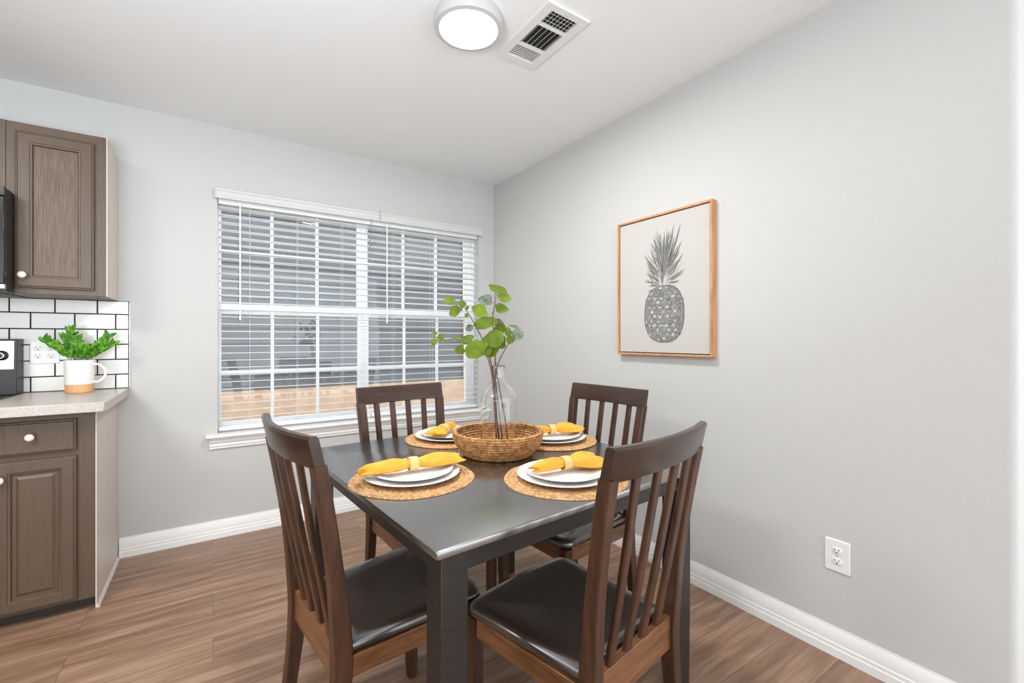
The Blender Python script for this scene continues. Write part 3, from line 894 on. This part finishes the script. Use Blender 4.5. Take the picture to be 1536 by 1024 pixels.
def napkin_mesh(L1, L2, w1, w2, seed, droop=.0, fan=1.0):
    """bundle along local x from -L1 to +L2, pinched at 0 where the ring sits"""
    rg = random.Random(seed); mb = MB(); rings = []; n = 44; m_ = 40
    ph = [rg.uniform(0, 6.28) for _ in range(6)]
    for i in range(m_+1):
        u = i/m_; s_ = -L1+(L1+L2)*u
        if s_ < 0: q = -s_/L1; w = .016+(w1-.016)*math.sin(min(1, q*1.15)*PI/2)**1.2; hh = .013+.006*math.sin(PI*min(1,q*1.1))
        else: q = s_/L2; w = .016+(w2-.016)*math.sin(min(1, q*1.1)*PI/2)**1.1; hh = .013+.008*math.sin(PI*min(1,q*1.05))
        endt = 1.0
        if q > .86: endt = math.sqrt(max(.02, 1-((q-.86)/.14)**2*.9)); 
        hh *= (.45+.55*endt); 
        if s_ < 0: w *= (.55+.45*endt)
        zc = .0125 + .004*(1-q) - droop*q*q*.004
        yc = .010*math.sin(3.2*u+ph[0])*q
        ring = []
        amp = min(1, q*2.2+.15)
        for k in range(n):
            a = 2*PI*k/n; c, s2 = math.cos(a), math.sin(a)
            fold = 1+amp*(.20*math.sin(5*a+ph[1]+1.6*q)+.13*math.sin(8*a+ph[2]-2.5*q)+.06*math.sin(13*a+ph[3]))
            y = yc+w*c*(1+.08*amp*math.sin(4*a+ph[4]+3*q)); z = zc+hh*s2*fold*(1 if s2 > 0 else .75)
            z += .004*amp*math.sin(y*170+ph[5])*max(0, s2)
            sx_ = s_+ .010*amp*math.sin(3*a+ph[2])*(q > .7)*(q-.7)/.3
            ring.append((sx_, y, max(z, .0012-.004*(droop*q*q))))
        rings.append(ring)
    mb.loops(rings)
    return mb
def ring_mesh():
    mb = MB(); n = 40; rings = []
    pr = [(-.0145, .0), (-.0135, .0016), (0, .0024), (.0135, .0016), (.0145, 0), (.0135, -.0008), (0, -.0008), (-.0135, -.0008)]
    for k in range(n+1):
        a = 2*PI*k/n; ry, rz_ = .0225, .0185
        c, s_ = math.cos(a), math.sin(a)
        rings.append([(x, (ry+d)*c, .0175+(rz_+d)*s_) for x, d in pr])
    mb.loops(rings[:-1]+[rings[0]], cap0=False, cap1=False)
    return mb
mat_o = pl_o = sp_o = ring_o = None
# (name, world centre, plate offset, napkin angle(deg), napkin args)
settings = [
 ('nearest the left chair', (.512, 1.322), 24-33.6+6, (.155, .155, .030, .034, 11, 0, 1), 'pointing left', (.0, .0), .0),
 ('nearest the near chair', (.898, 1.058), -8+0, (.115, .125, .022, .066, 29, 0, 1), 'with a wide loose end', (.01, .01), .0),
 ('nearest the far chair', (.850, 1.765), 38, (.100, .110, .045, .022, 37, 0, 1), 'by the window', (-.035,-.01), .0),
 ('nearest the wall-side chair', (1.194, 1.494), -12, (.130, .130, .024, .046, 41, 0, 1), 'by the right wall', (.0,.0), .0),
]
names = ['at the left chair, front left of the basket', 'at the near chair, front right of the basket', 'at the far chair by the window, behind the basket', 'at the wall-side chair, right of the basket']
nl_ = ['folded lengthwise in front of the left chair', 'with a broad loose end, in front of the near chair', 'with a puffed end, in front of the far chair by the window', 'in front of the wall-side chair, right of the vase']
bz = TZ
for i, (_, (x, y), ang, na, _, noff, _) in enumerate(settings):
    zz = TZ+.0003
    if mat_o is None:
        mat_o = obj('placemat', mat_mesh(), M['mat'], None, sharp=60); m_ = mat_o
    else: m_ = mat_o.copy(); COL.objects.link(m_)
    m_.location = (x, y, zz); m_.rotation_euler = (0,0,i*1.3)
    tag(m_, 'round braided jute placemat ' + names[i], 'placemat', 'round jute placemats')
    zz += MAT_H
    if pl_o is None:
        mb = MB(); mb.lathe(plate_prof(RP, .014, .075), 72, (0,0,0), True, True); pl_o = obj('dinner_plate', mb, M['plate'], None, sharp=50); p_ = pl_o
        mb = MB(); mb.lathe(plate_prof(RS, .015, .055), 72, (0,0,0), True, True); sp_o = obj('salad_plate', mb, M['plate'], None, sharp=50); s_ = sp_o
    else:
        p_ = pl_o.copy(); COL.objects.link(p_); s_ = sp_o.copy(); COL.objects.link(s_)
    p_.location = (x, y+.004, zz); tag(p_, 'large white dinner plate ' + names[i], 'plate', 'large white dinner plates')
    zz += .0068
    s_.location = (x+.004, y+.006, zz); tag(s_, 'small white salad plate ' + names[i], 'plate', 'small white salad plates')
    zz += .0165
    o = obj('cloth_napkin', napkin_mesh(*na), M['napkin'], None, sharp=70)
    o.location = (x+noff[0], y+noff[1], zz); o.rotation_euler = (0,0,R(ang)); tag(o, 'mustard yellow napkin ' + nl_[i], 'napkin', 'mustard cloth napkins')
    if ring_o is None: ring_o = obj('napkin_ring', ring_mesh(), M['ring'], None, sharp=60); r_ = ring_o
    else: r_ = ring_o.copy(); COL.objects.link(r_)
    r_.location = (x+noff[0], y+noff[1], zz-.001); r_.rotation_euler = (0,0,R(ang))
    tag(r_, 'pale woven napkin ring ' + names[i], 'napkin ring', 'woven napkin rings')

# ------------------------------------------------------------------ basket, vase, branches
bx_, by_ = .885, 1.425
mb = MB(); n = 260; rings = []
rows_ = 9; H = .082
def brad(u): return .118+.047*math.sin(min(1, u*1.02)*PI/2)**.8
prof = []
K = 6
for i in range(rows_*K+1):
    v_ = i/K; row = int(v_); fr = v_-row; prof.append((v_/rows_, math.sqrt(max(0, 1-(2*fr-1)**2)), row, 1))
def bring(u, arch, row, side, kk):
    ring = []
    for k in range(n):
        a = 2*PI*k/n
        tw = .5+.5*math.sin(a*46+row*1.9+side)
        am = .0048*arch*(.55+.45*tw)
        r0 = brad(u)-(.009 if side < 0 else 0)
        r_ = r0+side*am + .0015*math.sin(3*a+row)
        ring.append((r_*math.cos(a), r_*math.sin(a), .002+u*H))
    return ring
for u, ar, row, sd in prof: rings.append(bring(u, ar, row, 1, 0))
# rolled rim
for k in range(1, 8):
    a = PI*k/8; ring = []
    for q in range(n):
        an = 2*PI*q/n; tw = .5+.5*math.sin(an*40)
        r_ = brad(1)-.0045+.0085*math.cos(a)*(.8+.2*tw); z = .002+H+.0075*math.sin(a)*(.8+.3*tw)
        ring.append((r_*math.cos(an), r_*math.sin(an), z))
    rings.append(ring)
for u, ar, row, sd in prof[::-1]:
    if u < .10: continue
    rings.append(bring(u, ar, row, -1, 0))
rings.append([(.09*math.cos(2*PI*k/n), .09*math.sin(2*PI*k/n), .0075) for k in range(n)])
mb.loops([[(.09*math.cos(2*PI*k/n), .09*math.sin(2*PI*k/n), 0.0005) for k in range(n)]]+rings)
o = obj('woven_basket', mb, M['basket'], None, sharp=70); o.location = (bx_, by_, TZ)
tag(o, 'round shallow seagrass basket in the middle of the table', 'basket')

vz = TZ+.0085; vx, vy = bx_+.002, by_+.0
t = thing('glass_vase', 'clear glass bottle vase standing in the seagrass basket', 'vase', (vx, vy, vz))
op = [(.040,0),(.058,.001),(.0655,.006),(.0665,.012),(.0668,.10),(.0665,.185),(.0645,.205),(.058,.224),(.047,.240),(.034,.252),(.0255,.262),(.0215,.275),(.0205,.295),(.021,.310),(.0235,.314),(.0238,.318),(.022,.3205)]
ipf = [(.0195,.319),(.0185,.310),(.0183,.276),(.0230,.262),(.032,.2495),(.045,.237),(.056,.221),(.0622,.204),(.0642,.185),(.0645,.10),(.0642,.014),(.062,.009),(.050,.006),(.001,.006)]
mb = MB(); mb.lathe(op+ipf, 64, (vx,vy,vz), True, True); obj('bottle', mb, M['glass'], t, sharp=60)

F = Vector((math.sin(R(33.6)), math.cos(R(33.6)), 0)); Rt = Vector((math.cos(R(33.6)), -math.sin(R(33.6)), 0))
VC = Vector((vx, vy, 0)); VD = VC.dot(F)
def at(px, py, dd=0):
    """point near the vase seen at that place, dd metres beyond the vase axis"""
    d = VD+dd
    return F*d + Rt*((px-768)/675*d) + Vector((0,0,CZ-(py-507.5)/675*d))
rng = random.Random(12)
def branch(label, path, leaves, foot):
    """path: (px,py,dd) from the neck outwards; leaves: (px,py,dd,width_px,height_px,mat,tilt)"""
    t = thing('leafy_branch', label, 'branch', tuple(foot), 0, 'branches in the glass vase')
    P = [Vector(foot)] + [at(*p) for p in path]
    # smooth
    Q = []
    for i in range(len(P)-1):
        p0 = P[max(i-1,0)]; p1 = P[i]; p2 = P[i+1]; p3 = P[min(i+2,len(P)-1)]
        for k in range(6):
            u = k/6; Q.append(.5*((2*p1)+(-p0+p2)*u+(2*p0-5*p1+4*p2-p3)*u*u+(-p0+3*p1-3*p2+p3)*u**3))
    Q.append(P[-1])
    mb = MB(); mb.tube(Q, [.0034-.0018*k/(len(Q)-1) for k in range(len(Q))], 8)
    obj('stem', mb, M['twig'], t, sharp=60)
    for (px, py, dd, w, h, mt, ang) in leaves:
        c = at(px, py, dd); sc = (VD+dd)/675
        # nearest stem point
        q = min(Q[4:], key=lambda v: (v-c).length)
        ang *= .16; up = Vector((0,0,1))*math.cos(R(ang))+Rt*math.sin(R(ang))
        nrm = -F*1.0+up*0+Vector((rng.uniform(-.25,.25), rng.uniform(-.25,.25), rng.uniform(-.1,.35)))
        
        ax = (up-nrm.normalized()*up.dot(nrm.normalized())).normalized()
        b0 = c-ax*h*sc/2; b1 = c+ax*h*sc/2
        # let the leaf start on the end closer to the stem
        if (b1-q).length < (b0-q).length: b0, b1 = b1, b0
        mb = MB(); leaf_blade(mb, b0, b1, w*sc, nrm, .10, 9, round_=True, bend=rng.uniform(-.10,.22), wav=rng.uniform(.1,6))
        mid = (q+b0)/2+Vector((0,0,-.003))
        mb.cur = 1; mb.tube([q, mid, b0+(b1-b0)*.04], .0009, 6)
        obj('leaf', mb, [M[mt], M['twig']], t, sharp=80)
E, E2, G_ = 'euca', 'euca2', 'eucagrey'
def Z(x, y): return 630+x/3.533, 410+y/3.533
def lf(zx, zy, w, h, mt, ang, dd=0): p = Z(zx, zy); return (p[0], p[1], dd, w/3.533, h/3.533, mt, ang)
def pt(zx, zy, dd=0): p = Z(zx, zy); return (p[0], p[1], dd)
fz = vz+.0078
branch('tallest leafy branch in the vase, rising straight up', [pt(398,600), pt(398,490), pt(398,400,.004), pt(385,240), pt(398,160), pt(402,100,-.005)],
 [lf(412,84,100,42,E,80), lf(447,125,70,60,E2,70,.01), lf(350,140,76,58,G_,-60,.012), lf(428,186,68,60,E,100,-.008), lf(318,200,80,78,E2,-20,-.012), lf(345,262,120,66,E,-80,-.02), lf(418,268,50,60,G_,30,.02), lf(425,292,60,62,E,60,.01), lf(396,345,105,100,E,10,-.025), lf(372,400,84,90,E2,-10,.0), lf(432,362,50,80,E,20,.015)],
 (vx-.004, vy+.006, fz))
branch('leafy branch in the vase arching up to the upper left', [pt(392,600,.003), pt(380,490,.006), pt(365,435,.01), pt(322,330,.015), pt(270,235,.02), pt(235,180,.02)],
 [lf(155,143,56,52,E,-60,.02), lf(184,198,66,62,E,-80,.015), lf(224,161,40,44,E,-10,.025), lf(250,182,18,24,E,10,.02), lf(262,289,42,40,G_,-70,.02), lf(246,222,22,26,E2,-20,.018), lf(300,268,36,26,E,-80,.01)],
 (vx+.012, vy+.010, fz))
branch('low leafy branch in the vase spreading left, towards the window', [pt(388,600,-.004), pt(372,490,-.008), pt(348,430,-.012), pt(290,390,-.02), pt(215,350,-.02), pt(120,352,-.01), pt(75,335,-.01)],
 [lf(252,351,72,56,E,-70,-.02), lf(213,403,50,50,E,-120,-.025), lf(296,402,120,100,E2,-80,-.03), lf(350,400,60,84,E,-20,-.02), lf(190,345,40,22,E,-80,-.02), lf(73,363,40,38,E,-90,-.01), lf(110,338,34,42,E,20,-.01), lf(80,318,26,22,E,-40,-.01), lf(128,360,20,12,G_,80,-.01)],
 (vx-.012, vy-.010, fz))
branch('short leafy branch in the vase leaning right, with grey-backed leaves', [pt(405,600,-.004), pt(408,500,-.004), pt(425,450,-.004), pt(455,395,-.004), pt(470,368,-.005)],
 [lf(480,338,46,72,E,10,-.006), lf(518,325,66,62,G_,50,.0), lf(512,284,76,20,G_,85,.01), lf(462,305,30,50,E,-10,.005)],
 (vx+.016, vy-.008, fz))
branch('bare thin twig standing slanted in the vase', [pt(455,800,.0), pt(420,600,.0), pt(405,500,.004), pt(400,460,.006)], [], (vx+.030, vy-.018, fz))

# ------------------------------------------------------------------ light
W = bpy.data.worlds.new('world'); S.world = W; W.use_nodes = True
bg = W.node_tree.nodes['Background']; bg.inputs[0].default_value = (.90, .95, 1.0, 1); bg.inputs[1].default_value = 3.2
def area(name, loc, rot, sx, sy, e, col=(1,1,1)):
    l = bpy.data.lights.new(name, 'AREA'); l.shape = 'RECTANGLE'; l.size = sx; l.size_y = sy; l.energy = e; l.color = col
    o = bpy.data.objects.new(name, l); COL.objects.link(o); o.location = loc; o.rotation_euler = rot; return o
l = bpy.data.lights.new('ceiling_lamp_light', 'AREA'); l.shape = 'DISK'; l.size = .22; l.energy = 21; l.color = (1, .985, .97)
o = bpy.data.objects.new('ceiling_lamp_light', l); COL.objects.link(o); o.location = (lx, ly, ZC-.052)

# fill lights added out of view, with no fixtures behind them
area('ceiling_fill', (-.6, .25, 1.3), (R(180-20), 0, 0), .7, .7, 44, (.82, .92, 1))  # unseen upward fill, added to brighten the ceiling
area('kitchen_fill', (-1.5, 1.0, ZC-.03), (0, 0, 0), .7, .7, 42, (1, .97, .93))  # unseen downward fill, added to brighten the cabinets and left floor
